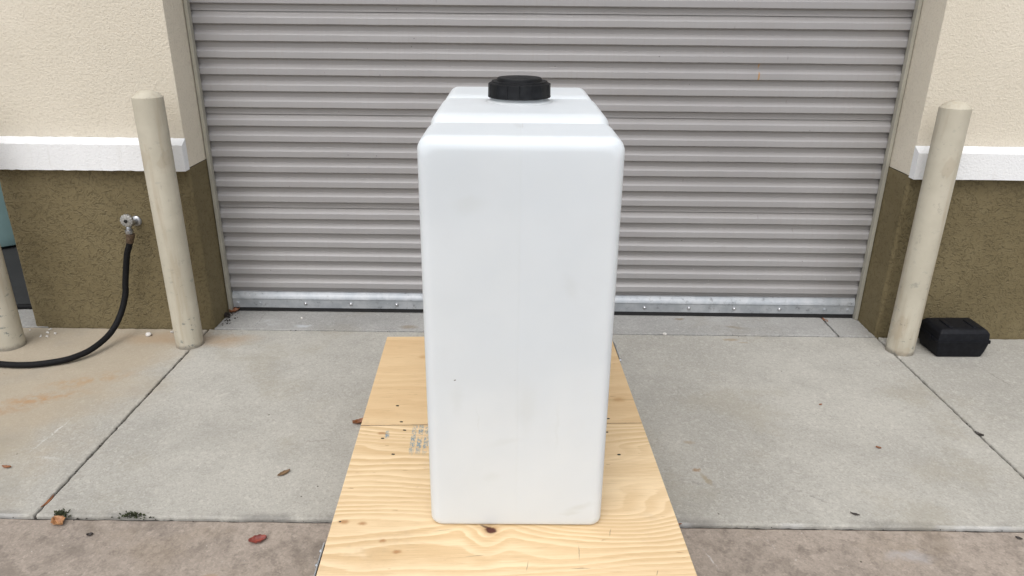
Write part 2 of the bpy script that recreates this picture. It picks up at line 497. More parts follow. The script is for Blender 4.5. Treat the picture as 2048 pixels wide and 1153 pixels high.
ZB = .752
def worm_wall(x0, x1, back, r=.014, res=.0022, seed=1):
    # the pier's skin: front face with rounded outer corners and returns, with short trowelled grooves pressed into it
    rg = np.random.default_rng(seed)
    q = math.pi * r / 2
    segs = [back - YW - r, q, (x1 - x0) - 2 * r, q, back - YW - r]
    total = sum(segs); nu = int(total / res); nv = int((ZB + .02) / res)
    u = np.linspace(0, total, nu + 1); z = np.linspace(-.02, ZB, nv + 1)
    X = np.empty_like(u); Y = np.empty_like(u); NXn = np.empty_like(u); NYn = np.empty_like(u)
    for i, t in enumerate(u):
        if t <= segs[0]: X[i], Y[i], NXn[i], NYn[i] = x0, back - t, -1, 0; continue
        t -= segs[0]
        if t <= q:
            a = t / r; X[i], Y[i], NXn[i], NYn[i] = x0 + r - r * math.cos(a), YW + r - r * math.sin(a), -math.cos(a), -math.sin(a); continue
        t -= q
        if t <= segs[2]: X[i], Y[i], NXn[i], NYn[i] = x0 + r + t, YW, 0, -1; continue
        t -= segs[2]
        if t <= q:
            a = t / r; X[i], Y[i], NXn[i], NYn[i] = x1 - r + r * math.sin(a), YW + r - r * math.cos(a), math.sin(a), -math.cos(a); continue
        X[i], Y[i], NXn[i], NYn[i] = x1, YW + r + (t - q), 1, 0
    G = np.zeros((nu + 1, nv + 1)); Lp = np.zeros_like(G)
    for k in range(int(9500 * total * ZB)):
        cu, cz = rg.uniform(0, total), rg.uniform(-.02, ZB)
        if (cu < segs[0] or cu > total - segs[4]) and rg.random() < .5: continue
        a = rg.uniform(0, 2 * math.pi); curv = rg.normal(0, 75); n = int(rg.uniform(4, 16)); w = rg.uniform(.0010, .0017); dep = rg.uniform(.5, 1.0)
        for st in range(n):
            cu += .0016 * math.cos(a); cz += .0016 * math.sin(a); a += curv * .0016 + rg.normal(0, .14)
            iu, iz = int(cu / res), int((cz + .02) / res)
            if iu < 3 or iz < 3 or iu > nu - 4 or iz > nv - 4: break
            uu = u[iu - 2:iu + 4][:, None] - cu; zz = z[iz - 2:iz + 4][None, :] - cz
            d2 = uu * uu + zz * zz
            tap = dep * min(1, (st + 1) / 3, (n - st) / 3)
            sl = (slice(iu - 2, iu + 4), slice(iz - 2, iz + 4))
            G[sl] = np.maximum(G[sl], tap * np.exp(-d2 / (w * w)))
            Lp[sl] = np.maximum(Lp[sl], tap * np.exp(-((np.sqrt(d2) - .0035) / .0018) ** 2))
    low = np.zeros_like(G)
    for sc, am in ((3, .0012), (9, .0007)):
        for _ in range(7):
            fu, fz, ph = rg.normal(0, sc), rg.normal(0, sc), rg.uniform(0, 6.3)
            low += am / 3 * np.sin(fu * u[:, None] * 2 + fz * z[None, :] * 2 + ph)
    D = low - G * .0034 + Lp * (1 - G) * .0013 + rg.normal(0, .00016, G.shape)
    co = np.empty((nu + 1, nv + 1, 3), np.float32)
    co[..., 0] = X[:, None] + NXn[:, None] * D; co[..., 1] = Y[:, None] + NYn[:, None] * D; co[..., 2] = z[None, :]
    idx = np.arange((nu + 1) * (nv + 1)).reshape(nu + 1, nv + 1)
    f = np.stack([idx[:-1, :-1], idx[1:, :-1], idx[1:, 1:], idx[:-1, 1:]], -1).reshape(-1, 4).astype(np.int32)
    me = bpy.data.meshes.new("lower_wall")
    me.vertices.add(co.shape[0] * co.shape[1]); me.vertices.foreach_set("co", co.ravel())
    me.loops.add(f.size); me.loops.foreach_set("vertex_index", f.ravel())
    me.polygons.add(len(f)); me.polygons.foreach_set("loop_start", np.arange(0, f.size, 4, dtype=np.int32))
    me.polygons.foreach_set("use_smooth", np.ones(len(f), bool))
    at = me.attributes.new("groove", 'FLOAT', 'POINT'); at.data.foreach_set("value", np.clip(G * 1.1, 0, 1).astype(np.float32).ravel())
    me.update(); me.validate()
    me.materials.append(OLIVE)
    o = bpy.data.objects.new("lower_wall", me); COL.objects.link(o)
    o.parent = bld; o.matrix_parent_inverse = Matrix.Translation((0, -YW, 0))
    return o
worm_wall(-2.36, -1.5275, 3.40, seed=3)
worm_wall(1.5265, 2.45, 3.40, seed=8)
for (a, b) in ((-2.36, -1.5275), (1.5265, 6.2)):
    if a > 0: wpart("lower_wall", newbox(2.45, b, YW, 3.40, -.02, ZB), OLIVE)
    wpart("upper_wall", newbox(a, b, YW, 3.40, ZB, 4.4, bev=.006, seg=2), CREAM, smooth=True, angle=40)
    # trim band with a sloping top (weathered wash)
    bm = bmesh.new()
    prof = [(YW - .001, ZB - .004), (YW - .042, ZB - .004), (YW - .042, .857), (YW - .001, .880)]
    e0, e1 = a, b
    if a < 0: e1 = b + .003
    else: e0 = a - .003
    n = 40
    rows = [[bm.verts.new((e0 + (e1 - e0) * i / n, y + R.gauss(0, .0006), z + R.gauss(0, .0007))) for y, z in prof] for i in range(n + 1)]
    for r0, r1 in zip(rows, rows[1:]):
        for k in range(4): bm.faces.new((r0[k], r0[(k + 1) % 4], r1[(k + 1) % 4], r1[k]))
    bm.faces.new(rows[0]); bm.faces.new(rows[-1])
    wpart("trim_band", bm, TRIM)
wpart("upper_wall", newbox(-1.5275, 1.5265, YW, 3.40, 3.02, 4.4), CREAM)
wpart("upper_wall", newbox(-5.4, -2.36, YW, 3.40, 3.02, 4.4), CREAM)
wpart("upper_wall", newbox(-8.5, -5.4, YW, 3.40, -.02, 4.4), CREAM)
wpart("roof", newbox(-8.7, 6.4, 2.95, 9.3, 4.4, 4.55), INWALL)
wpart("inside_wall", newbox(-8.5, 6.2, 9.0, 9.2, -.05, 4.4), INWALL)
wpart("inside_wall", newbox(-1.60, -1.535, 3.4, 9.0, -.05, 4.4), INWALL)
wpart("inside_wall", newbox(-6.4, -6.2, 3.4, 9.0, -.05, 4.4), INWALL)
wpart("inside_wall", newbox(6.0, 6.2, 3.4, 9.0, -.05, 4.4), INWALL)

# roller door: one rolled curtain of trapezoid ribs
YO, YI = 3.246, 3.2640
prof = []                     # from the top down: (z, y)
z0 = .123
lines_z = []
for k in range(-1, 8):
    for i in range(6): lines_z.append((z0 + .427 * k + .0692 * i, i == 0))
lines_z = sorted(l for l in lines_z if .05 < l[0] < 3.1)[::-1]
for z, seam in lines_z:
    prof += [(z + .0040, YO), (z + .0031, YO + .0008), (z - .0031, YI - .0008), (z - .0040, YI)]
    lo = z - .0046 - .0195
    if seam:
        prof += [(z - .020, YI), (z - .0215, YI - .0022), (z - .0275, YI - .0026), (z - .0280, YI + .0060), (z - .0302, YI + .0060), (z - .0305, YI)]
        lo = z - .0046 - .0315
    prof += [(lo, YI), (lo - .0012, YI - .0006), (lo - .0155, YO + .0006), (lo - .0168, YO)]
prof = [p for p in prof if p[0] > .098]
prof.append((.098, prof[-1][1]))
bm = bmesh.new()
NX = 150
cols = []
for i in range(NX + 1):
    x = -1.5175 + 3.035 * i / NX
    col = []
    for z, y in prof:
        d = mnoise.noise((x * 1.6, z * 2.2, 1.0)) * .0030 + mnoise.noise((x * 7, z * 16, 4.0)) * .0005
        dz = mnoise.noise((x * 5, z * 9, 8.0)) * .0007 + mnoise.noise((x * 19, z * 14, 3.0)) * .0004
        col.append(bm.verts.new((x, y + d, z + dz)))
    cols.append(col)
for a, b in zip(cols, cols[1:]):
    for k in range(len(prof) - 1): bm.faces.new((a[k], b[k], b[k + 1], a[k + 1]))
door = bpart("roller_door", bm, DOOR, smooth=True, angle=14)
door["label"] = "closed greige ribbed metal roller door, dusty with scuffs"
def dpart(name, bm, mat, **k):
    o = link(name, bm, mat, door, **k)
    return o
for s in (-1, 1):
    g = bmesh.new()
    xa, xb = sorted((s * 1.5085, s * 1.5238))
    box(g, xa, xb, 3.216, 3.2435, .005, 3.0, bev=.0015)
    box(g, *sorted((s * 1.5190, s * 1.5238)), 3.2440, 3.30, .005, 3.0)
    dpart("guide_rail", g, GUIDE)
# galvanised bottom bar: flat flange, rolled shoulder, upper lip
bm = bmesh.new()
bp = [(3.2535, .104), (3.2475, .102), (3.2445, .094), (3.2425, .090), (3.2395, .086), (3.2355, .0755), (3.2345, .071), (3.2380, .067), (3.2380, .025), (3.2560, .025), (3.2560, .104)]
n = 80
rows = [[bm.verts.new((-1.5065 + 3.013 * i / n, y + mnoise.noise((i * .13, z * 20, 0)) * .0010, z + mnoise.noise((i * .17, 3, 0)) * .0008)) for y, z in bp] for i in range(n + 1)]
L = len(bp)
for a, b in zip(rows, rows[1:]):
    for k in range(L): bm.faces.new((a[k], a[(k + 1) % L], b[(k + 1) % L], b[k]))
bm.faces.new(rows[0]); bm.faces.new(rows[-1])
dpart("bottom_bar", bm, GALV, smooth=True, angle=25)
bm = bmesh.new()
n = 60
rows = []
for i in range(n + 1):
    x = -1.506 + 3.012 * i / n
    sag = .006 + .005 * (1 - (i / n)) * (i / n) * 2 + mnoise.noise((i * .2, 1, 5)) * .0012 - (.002 if x > .3 else 0)
    rows.append([bm.verts.new((x, y, z)) for y, z in ((3.2405, .026), (3.2405, sag), (3.2525, sag - .001), (3.2525, .026))])
for a, b in zip(rows, rows[1:]):
    for k in range(4): bm.faces.new((a[k], a[(k + 1) % 4], b[(k + 1) % 4], b[k]))
bm.faces.new(rows[0]); bm.faces.new(rows[-1])
dpart("bottom_seal", bm, SEAL)
for i, x in enumerate([-1.483, -1.375, -1.153, -.932, -.71, -.49, -.27, .27, .493, .708, .927, 1.146, 1.365, 1.478]):
    bm = bmesh.new()
    flat = i in (0, 1, 12, 13)
    k = .6 if flat else 1.0
    lathe(bm, [(.0002, -.0085 * k), (.004, -.008 * k), (.0068, -.0055 * k), (.0075, -.003 * k), (.0092, -.0025), (.0095, .0006)], 18, 'Y', (x, 3.2378, .0475))
    dpart("bolt", bm, GALV if flat else CHROME, smooth=True, angle=35)

# ------------------------------------------------------------------ bollards
def bollard(x, y, h, label, lean=(0, 0)):
    o = empty("bollard", (x, y, 0), label, "bollard", 0, "beige pipe bollards beside the doors")
    r = .0575
    bm = lathe(bmesh.new(), [(r + .001, -.03), (r, .01), (r, h * .3), (r, h * .6), (r, h - .034), (r - .0015, h - .0325)], 64, 'Z', (0, 0, 0), lambda a, z: 1 + .004 * mnoise.noise((math.cos(a) * 2, math.sin(a) * 2, z * 6 + x)))
    link("pipe", bm, BOLL, o, smooth=True, angle=40)
    Rr = r - .0028
    prof = [(r - .0016, h - .0330), (Rr, h - .0318)] + [(max(.0004, Rr * q), h - .0318 + .025 * (1 - q ** 2.3)) for q in (1 - k / 14 for k in range(1, 15))]
    bm = lathe(bmesh.new(), prof, 48, 'Z', (0, 0, 0), lambda a, z: 1 + .006 * mnoise.noise((math.cos(a) * 4, math.sin(a) * 4, z * 30 + x)))
    link("dome_cap", bm, BOLL, o, smooth=True, angle=50)
    o.rotation_euler = (lean[0], lean[1], R.random() * 6)
    return o
bollard(-1.572, 2.878, 1.102, "beige pipe bollard between the wall tap and the roller door")
bollard(1.5715, 2.899, 1.090, "beige pipe bollard beside the black plastic case")
bollard(-2.345, 2.842, 1.095, "beige pipe bollard at the open outer end of the pier, cut by the left edge")

# ------------------------------------------------------------------ plywood platform
ROT = .039
plat = empty("plywood_platform", (-.163, 1.72, 0), "low platform topped with two pale plywood boards, under the white tank", "platform", ROT)
TZ = .25
def to_local(x, y):
    c, s = math.cos(-ROT), math.sin(-ROT)
    dx, dy = x + .163, y - 1.72
    return dx * c - dy * s, dx * s + dy * c
W = .4225
def knot_pull(kx, ky, amp, sx, sy):
    def f(m): return m.mul(m.blob(kx, ky, sx, sy, 0, 0.0), amp)
    return f
kx, ky = to_local(-.187, 1.402)
a1 = to_local(.17, 1.70); a2 = to_local(.12, 1.47); a3 = to_local(-.28, 1.24)
m, c, ring, fib = plywood("plywood_near", (.80, .622, .395), (.53, .345, .16), 44, 3.3, .66,
    [knot_pull(kx - .01, ky - .01, 1.6, .07, .12), knot_pull(a1[0] - .05, a1[1], 2.6, .34, .085), knot_pull(a2[0], a2[1], 4.0, .40, .13), knot_pull(a3[0], a3[1] - .1, 3.0, .4, .14)])
kn = m.blob(kx, ky, .019, .014, -.5, .5, None, .012, 60)
c = m.mx(m.mul(m.blob(kx, ky, .03, .03, 0, .3, None, .02, 40), .5), c, (.36, .18, .06))
c = m.mx(kn, c, (.075, .018, .010))
c = m.mx(m.mul(m.blob(kx - .012, ky + .012, .02, .006, -.5, .4, None, .008, 60), .8), c, (.05, .014, .008))
# faded blue grade stamp: broken columns of ink, too worn to read
sx0, sy0 = to_local(-.44, 1.78)
v = m.co
x_, y_, z_ = m.sep()
colx = m.math('FRACT', m.mul(x_, 52)); colm = m.mr(m.math('ABSOLUTE', m.add(colx, -.5)), .26, .44, 1, 0)
ink = m.mul(m.mr(m.noise(1, 2, .6, m.map(scale=(300, 90, 0))), .40, .50), colm)
reg = m.math('MAXIMUM', m.mul(m.mr(x_, sx0 + .004, sx0 + .008), m.mul(m.mr(y_, sy0 - .09, sy0 - .03), m.mr(x_, sx0 + .19, sx0 + .17))),
             m.blob(sx0 - .064, sy0 + .028, .010, .026, 0, .5))
reg = m.mul(reg, m.mr(m.noise(34, 4, .7), .38, .52))
c = m.mx(m.mul(m.mul(ink, reg), .75), c, (.06, .22, .34))
spots = [(-.60, -.445, .008), ]
for (wx, wy, s) in ((-.50, 1.42, .010), (-.545, 1.425, .012), (-.44, 1.36, .008), (-.40, 1.325, .009), (-.52, 1.812, .012)):
    lx, ly = to_local(wx, wy)
    c = m.mx(m.mul(m.blob(lx, ly, s * 1.6, s, 0, .2, None, .012, 60), .75), c, (.36, .17, .06))
for (wx, wy, ln, rt) in ((-.22, 1.315, .03, .1), (.10, 1.40, .018, 1.3), (.02, 1.33, .03, 1.5), (-.10, 1.285, .02, 1.4), (.19, 1.27, .012, 1.2), (-.30, 1.40, .03, .15), (.02, 1.28, .03, .0)):
    lx, ly = to_local(wx, wy)
    c = m.mx(m.mul(m.blob(lx, ly, ln, .0016, rt, .3, None, .004, 60), .6), c, (.16, .12, .09))
m.p(Base_Color=c, Roughness=.62, Normal=m.bump(m.add(m.mul(ring, -.3), m.mul(fib, .6)), .3, .0012))
PLY_NEAR = m.m
m, c, ring, fib = plywood("plywood_far", (.70, .515, .30), (.53, .335, .16), 15, 11.7, .36)
for (wx, wy, s) in ((-.40, 2.22, .014), (-.36, 2.10, .02), (.17, 2.17, .012), (-.46, 2.30, .02), (.20, 2.02, .02)):
    lx, ly = to_local(wx, wy)
    c = m.mx(m.mul(m.blob(lx, ly, s * 1.5, s, 0, .1, None, .02, 40), .5), c, (.42, .22, .08))
lx, ly = to_local(-.385, 1.915)
c = m.mx(m.mul(m.blob(lx, ly, .022, .006, -.9, .3, None, .012, 60), .85), c, (.12, .06, .03))
lx, ly = to_local(.21, 2.02)
c = m.mx(m.mul(m.blob(lx, ly, .16, .0015, 0, .5, None, .004, 30), .6), c, (.22, .12, .05))
m.p(Base_Color=c, Roughness=.65, Normal=m.bump(m.add(m.mul(ring, -.3), m.mul(fib, .6)), .25, .0012))
PLY_FAR = m.m

PLY_EDGE = simple('plywood_edge', (.22, .135, .065), .85, 0, .4, 60)
def board(name, y0, y1, mat):
    bm = bmesh.new()
    box(bm, -W, W, y0, y1, TZ - .018, TZ, bev=.0012, seg=1)
    o = link(name, bm, mat, plat)
    o.data.materials.append(PLY_EDGE)
    for p in o.data.polygons:
        if abs(p.normal.z) < .5: p.material_index = 1
    return o
YS = .1505                       # the joint between the two boards, along the platform
board("deck_board", YS + .0024, YS + .6080, PLY_FAR)
board("deck_board", YS - 1.02, YS - .0018, PLY_NEAR)
Y0, Y1 = YS - 1.018, YS + .6060
for s in (-1, 1):
    link("side_rail", newbox(*sorted((s * (W - .002), s * (W - .040))), Y0, Y1, TZ - .105, TZ - .0182, bev=.002, seg=1), LUMBER, plat)
    for ya in (Y0 + .09, Y1 - .18): link("leg", newbox(*sorted((s * (W - .041), s * (W - .130))), ya, ya + .089, 0, TZ - .0182, bev=.003, seg=1), LUMBER, plat)
for a in (Y0, Y1 - .038):
    link("end_rail", newbox(-W + .0402, W - .0402, a, a + .038, TZ - .105, TZ - .0182, bev=.002, seg=1), LUMBER, plat)
for wx, wy in [(-0.457, 1.83), (-0.514, 1.786), (-0.471, 1.708), (-0.499, 1.967), (-0.473, 1.875), (0.153, 1.907), (0.14, 1.833), (0.162, 1.72), (-.555, 1.425)]:
    lx, ly = to_local(wx, wy)
    k = .0042 if wx > -.55 else .0025
    bm = lathe(bmesh.new(), [(k, TZ - .004), (k, TZ + .0003), (k * .8, TZ + .0006), (.0015, TZ + .0002)], 16, 'Z', (lx, ly, 0), lambda a, z: 1 + .25 * math.sin(a * 2 + wx * 9))
    link("screw_hole_disc", bm, DARKM, plat)  # dark discs standing in for the shaded depth of screw holes
def bracket(side, yc, length):
    bm = bmesh.new()
    xa = side * (W + .0035); xb = side * (W + .0070)
    box(bm, *sorted((xa, xb)), yc - length / 2, yc + length / 2, .06, TZ - .004, bev=.001, seg=1)
    box(bm, *sorted((side * (W - .002), xa)), yc - length / 2 + .01, yc + length / 2 - .01, .08, TZ - .03)
    o = link("metal_bracket", bm, GALV, plat)
    for k in (-.46, .02, .46):
        b2 = lathe(bmesh.new(), [(.0075, 0), (.0075, .004), (.005, .008), (.0003, .009)], 14, 'Z')
        for v in b2.verts: v.co = Vector((side * (W + .0068 + v.co.z), yc + k * length * .9 + v.co.x, TZ - .022 + v.co.y))
        link("bracket_screw", b2, CHROME, o, smooth=True, angle=40)
by = to_local(-.57, 1.30)[1]
bracket(-1, by, .115)
by = to_local(.237, 2.39)[1]
bracket(1, by, .135)

# ------------------------------------------------------------------ white water tank
def tank_plastic():
    m = Mat("white_polyethylene")
    x, y, z = m.sep()
    n = m.noise(3.2, 3); n2 = m.noise(9, 4, .6)
    c = m.mx(m.mr(n, .35, .65), (.635, .676, .706), (.668, .705, .73))
    c = m.mx(m.mul(m.mr(n2, .52, .75), .14), c, (.585, .605, .61))
    seam = m.mul(m.mr(m.math('ABSOLUTE', x),   .0008, .002, 1, 0), .10)
    c = m.mx(seam, c, (.60, .63, .64))
    for (bx, bz, s1, s2, rt, k) in ((.15, .055, .05, .012, .3, .35), (.13, .04, .04, .006, .1, .3), (-.10, .80, .05, .03, .2, .15), (-.135, .35, .02, .06, 0, .14), (.02, .33, .03, .10, 0, .16), (-.03, .24, .06, .012, .2, .14), (.11, .62, .02, .05, .3, .14), (-.06, .145, .03, .018, .2, .14), (.09, .28, .007, .09, 0, .12), (-.09, .30, .003, .05, 0, .14)):
        vv = m.comb(x, z, 0.0)
        c = m.mx(m.mul(m.blob(bx, bz, s1, s2, rt, .1, vv, .03, 20), k), c, (.50, .52, .49))
    vv = m.comb(x, z, 0.0)
    c = m.mx(m.mul(m.blob(-.140, .400, .0032, .0022, .5, .4, vv, .003, 90), .85), c, (.10, .09, .08))
    top = m.mr(z, .925, .94)
    c = m.mx(m.mul(m.mul(m.blob(-.006, .145, .013, .050, .1, .2, None, .02, 25), top), .40), c, (.52, .53, .53))
    c = m.mx(m.mul(m.mul(m.blob(.004, .15, .0022, .055, 0, .4), top), .6), c, (.50, .51, .51))
    half = m.mr(m.add(x, m.mul(m.noise(8, 2), .004)), .0005, .0035)
    c = m.mx(m.mul(half, .05), c, (.62, .69, .78))
    m.p(Base_Color=c, Roughness=.42, Normal=m.bump(m.add(m.add(m.mul(m.noise(5, 2), 1.0), m.mul(half, -.08)), m.mul(m.noise(150, 2), .02)), .16, .02))
    m.b.inputs["Subsurface Weight"].default_value = .6
    m.b.inputs["Subsurface Radius"].default_value = (1.0, 1.0, 1.0)
    m.b.inputs["Subsurface Scale"].default_value = .03
    m.b.inputs["Specular IOR Level"].default_value = .35
    return m.m
POLY = tank_plastic()
TL, TW, TH = .85, .2060, .936           # length, half width, height
tank = empty("water_tank", (-.1262, 1.4165, TZ + .001), "tall narrow white plastic tank with a black screw lid, standing on the plywood", "tank", .008)
def arc(u, r): return 0.0 if u >= r else r - math.sqrt(max(0, r * r - (r - u) ** 2))
GRV = (.228, .590)
stations = set()
for k in range(13):
    t = .036 * (1 - math.cos(math.pi / 2 * k / 12)); stations |= {t, TL - t}
for g in GRV:
    for k in range(-12, 13): stations.add(g + math.copysign(.063 * (abs(k) / 12) ** 1.6, k))
for k in range(1, 40): stations.add(TL * k / 40)
stations = sorted(stations)
stations = [s for i, s in enumerate(stations) if i == 0 or s - stations[i - 1] > 1e-4]
bm = bmesh.new()
rows = []
for s in stations:
    u = min(s, TL - s)
    ix, it, ib = arc(u, .022), arc(u, .028), arc(u, .011)
    for g in GRV:
        d = abs(s - g)
        q = (1 - math.sqrt(max(0, 1 - (1 - d / .062) ** 2))) if d < .062 else 0.0
        ix += min(q, .9) * .026; it += min(q, .9) * .036; ib += q * .006
    it -= .006 if GRV[0] < s < GRV[1] else (.003 if s > GRV[1] else 0.0)
    hw = TW - ix; zt = TH - it; zb = ib
    # gentle bulge between the ribs, as moulded tanks have
    bul = .0018 * math.sin(math.pi * min(1, u / .2) / 2)
    rt, rb = .028, .019
    pts = []
    for (cx, cz, a0, r) in ((hw - rb, zb + rb, -90, rb), (hw - rt, zt - rt, 0, rt), (-hw + rt, zt - rt, 90, rt), (-hw + rb, zb + rb, 180, rb)):
        for k in range(9):
            a = math.radians(a0 + 90 * k / 8)
            pts.append((cx + r * math.cos(a), cz + r * math.sin(a)))
    full = []
    for i, p in enumerate(pts):
        q = pts[(i + 1) % len(pts)]
        full.append(p)
        ln = math.hypot(p[0] - q[0], p[1] - q[1])
        if ln > .1:
            nn = 16
            for k in range(1, nn): full.append((p[0] + (q[0] - p[0]) * k / nn, p[1] + (q[1] - p[1]) * k / nn))
    row = []
    for px, pz in full:
        w = bul * math.sin(math.pi * max(0, min(1, pz / TH)))
        row.append(bm.verts.new((px + (w if px > 0 else -w) * min(1, abs(px) / TW) ** 4, s + mnoise.noise((px * 4, s * 3, pz * 3)) * .0006, pz)))
    rows.append(row)
n = len(rows[0])
for a, b in zip(rows, rows[1:]):
    for i in range(n): bm.faces.new((a[i], a[(i + 1) % n], b[(i + 1) % n], b[i]))
def cap_end(row, y, sign):
    # flat end with concentric rings that let the wall belly a little
    cx = 0; cz = TH / 2
    prev = row
    for k in range(1, 9):
        f = 1 - k / 9
        new = []
        for v in row:
            dx, dz = v.co.x * f, cz + (v.co.z - cz) * f
            bel = .0022 * (1 - f * f) + .0016 * mnoise.noise((dx * 7, dz * 3.5, y * 5)) * (1 - f ** 6)
            new.append(bm.verts.new((dx, y - sign * bel, dz)))
        for i in range(n): bm.faces.new((prev[i], prev[(i + 1) % n], new[(i + 1) % n], new[i]))
        prev = new
    bm.faces.new(prev)
cap_end(rows[0], 0, 1); cap_end(rows[-1], TL, -1)
# parting-line tab at the foot of the front
body = link("tank_body", bm, POLY, tank, smooth=True)
CY = .487
NB = TH + .002
bm = lathe(bmesh.new(), [(.092, NB), (.082, NB + .0055), (.0735, NB + .009), (.0700, NB + .016), (.0690, NB + .028), (.0690, NB + .040)], 72, 'Z', (0, CY, 0))
link("filler_neck", bm, POLY, tank, smooth=True)
LB = TH + .0175
def cz(p): return [(r, LB + (h - LB) * .90) for r, h in p]
def lug(a, z):
    k = (a / (2 * math.pi) * 16) % 1.0
    d = min(k, 1 - k)
    inside = LB + .0037 < z < LB + .0335
    return 1 + (.022 if d < .035 and inside else 0)
LIDM = Mat("black_polypropylene")
LIDM.b.inputs["Specular IOR Level"].default_value = .2
LIDM.p(Base_Color=LIDM.mx(LIDM.mr(LIDM.noise(40, 4), .4, .7), (.007, .0075, .009), (.014, .015, .017)), Roughness=.5, Normal=LIDM.bump(LIDM.noise(400, 2), .2, .0004))
bm = lathe(bmesh.new(), cz([(.064, LB), (.0795, LB), (.0802, LB + .0015), (.0798, LB + .0038), (.0780, LB + .0045), (.0778, LB + .006), (.0774, LB + .034), (.0768, LB + .037), (.0735, LB + .0395), (.0710, LB + .040), (.0705, LB + .0435), (.0575, LB + .0440), (.0565, LB + .0500), (.0545, LB + .0525), (.0300, LB + .0545), (.0040, LB + .0550), (.0003, LB + .0550)]), 384, 'Z', (0, CY, 0), lug)
link("screw_lid", bm, LIDM.m, tank, smooth=True, angle=30)

# ------------------------------------------------------------------ wall tap and hose
tap = empty("wall_tap", (-1.795, 3.04, .517), "chrome tap with a round ribbed knob on the olive pier", "tap")
TO = Vector((0, 0, 0))
bm = lathe(bmesh.new(), [(.0235, -.0005), (.0235, -.004), (.020, -.0085), (.013, -.011), (.0125, -.012)], 32, 'Y')
link("wall_flange", bm, DULL, tap, smooth=True, angle=35)
bm = bmesh.new()
tube(bm, spline([(0, -.010, 0), (0, -.035, 0), (0, -.060, -.002), (-.001, -.068, -.010), (-.002, -.070, -.020)], 6), .0115, 16)
tube(bm, spline([(0, -.052, 0), (.002, -.064, .010), (.004, -.076, .022)], 5), .0085, 14)
lathe(bm, [(.0135, -.018), (.0165, -.019), (.0170, -.026), (.0160, -.031), (.0148, -.036)], 12, 'Z', (-.002, -.070, 0))
link("tap_body", bm, DULL, tap, smooth=True, angle=35)
bm = bmesh.new()
lathe(bm, [(.006, -.068), (.020, -.070), (.0270, -.074), (.0280, -.080), (.0262, -.086), (.0190, -.090), (.0060, -.090)], 64, 'Y', (.005, -.004, .026), lambda a, z: 1 + .05 * math.cos(a * 14))
link("tap_knob", bm, KNOBP, tap, smooth=True, angle=40)
bm = lathe(bmesh.new(), [(.0075, -.089), (.0072, -.093), (.004, -.0945), (.0003, -.0945)], 16, 'Y', (.005, -.004, .026))
link("knob_screw", bm, DARKM, tap, smooth=True)

hose = empty("garden_hose", (-1.80, 2.97, 0), "black rubber hose hanging from the tap and curling over the concrete", "hose")
HX = Vector((1.80, -2.97, 0))
hp = [(-1.7975, 2.970, .462), (-1.808, 2.971, .43), (-1.829, 2.974, .382), (-1.847, 2.975, .312), (-1.860, 2.970, .245), (-1.866, 2.962, .195), (-1.886, 2.928, .115), (-1.908, 2.860, .056), (-1.938, 2.765, .030), (-1.98, 2.705, .021), (-2.033, 2.672, .0165), (-2.135, 2.642, .0145), (-2.263, 2.646, .0145), (-2.45, 2.68, .0145), (-2.68, 2.78, .0145), (-2.80, 2.95, .0145), (-2.77, 3.12, .0145), (-2.66, 3.215, .0145), (-2.54, 3.238, .0145), (-2.38, 3.26, .0145), (-2.2, 3.45, .0145), (-2.1, 3.62, .0145)]
hp = [Vector(p) + HX for p in hp]
link("hose_tube", tube(bmesh.new(), spline(hp, 12), .0128, 20), RUBBER, hose, smooth=True, angle=60)
d = (hp[1] - hp[0]).normalized()
cb = bmesh.new()
q = d.to_track_quat('Z', 'Y').to_matrix().to_4x4(); q.translation = hp[0]
lathe(cb, [(.0145, -.020), (.0165, -.019), (.0170, -.004), (.0150, -.003), (.0150, 0), (.0158, .001), (.0155, .022), (.0142, .023)], 24)
for v in cb.verts: v.co = q @ v.co
link("brass_coupling", cb, BRASS, hose, smooth=True, angle=30)

# ------------------------------------------------------------------ black tool case
CASE = Mat("black_case_plastic")
CASE.b.inputs["Specular IOR Level"].default_value = .22
CASE.p(Base_Color=CASE.mx(CASE.mr(CASE.noise(60, 3), .4, .7), (.004, .0045, .007), (.008, .009, .012)), Roughness=.55, Normal=CASE.bump(CASE.noise(500, 2), .25, .0005))
case = empty("tool_case", (1.800, 2.912, 0), "black moulded plastic case lying on the concrete behind the bollard", "case", .02)
def loft(secs, rad, name, parent):
    # rounded-rectangle sections (half x, half y, z) skinned into a shell
    bm = bmesh.new(); rows = []
    for hx, hy, z in secs:
        r = min(rad, hx * .9, hy * .9); row = []
        for (cx, cy, a0) in ((hx - r, hy - r, 0), (-hx + r, hy - r, 90), (-hx + r, -hy + r, 180), (hx - r, -hy + r, 270)):
            for k in range(7):
                a = math.radians(a0 + 15 * k)
                row.append(bm.verts.new((cx + r * math.cos(a), cy + r * math.sin(a), z)))
        rows.append(row)
    n = len(rows[0])
    for a, b in zip(rows, rows[1:]):
        for i in range(n): bm.faces.new((a[i], a[(i + 1) % n], b[(i + 1) % n], b[i]))
    bm.faces.new(rows[0]); bm.faces.new(rows[-1])
    return link(name, bm, CASE.m, parent, smooth=True, angle=28)
loft([(.094, .066, 0), (.099, .070, .004), (.106, .076, .030), (.111, .079, .058), (.113, .080, .070), (.1175, .0835, .071), (.1175, .0835, .079)], .008, "case_base", case)
lid = loft([(.1165, .0825, .0797), (.1165, .0825, .0835), (.1120, .0790, .0850), (.1100, .0770, .108), (.1090, .0760, .114), (.1060, .0730, .1175), (.1000, .067, .126), (.094, .061, .130), (.078, .045, .1315), (.02, .01, .132)], .008, "case_lid", case)
for x in (-.060, .045):
    o = link("lid_rib", newbox(x, x + .020, -.050, .030, .1225, .1365, bev=.003), CASE.m, lid, smooth=True, angle=40)
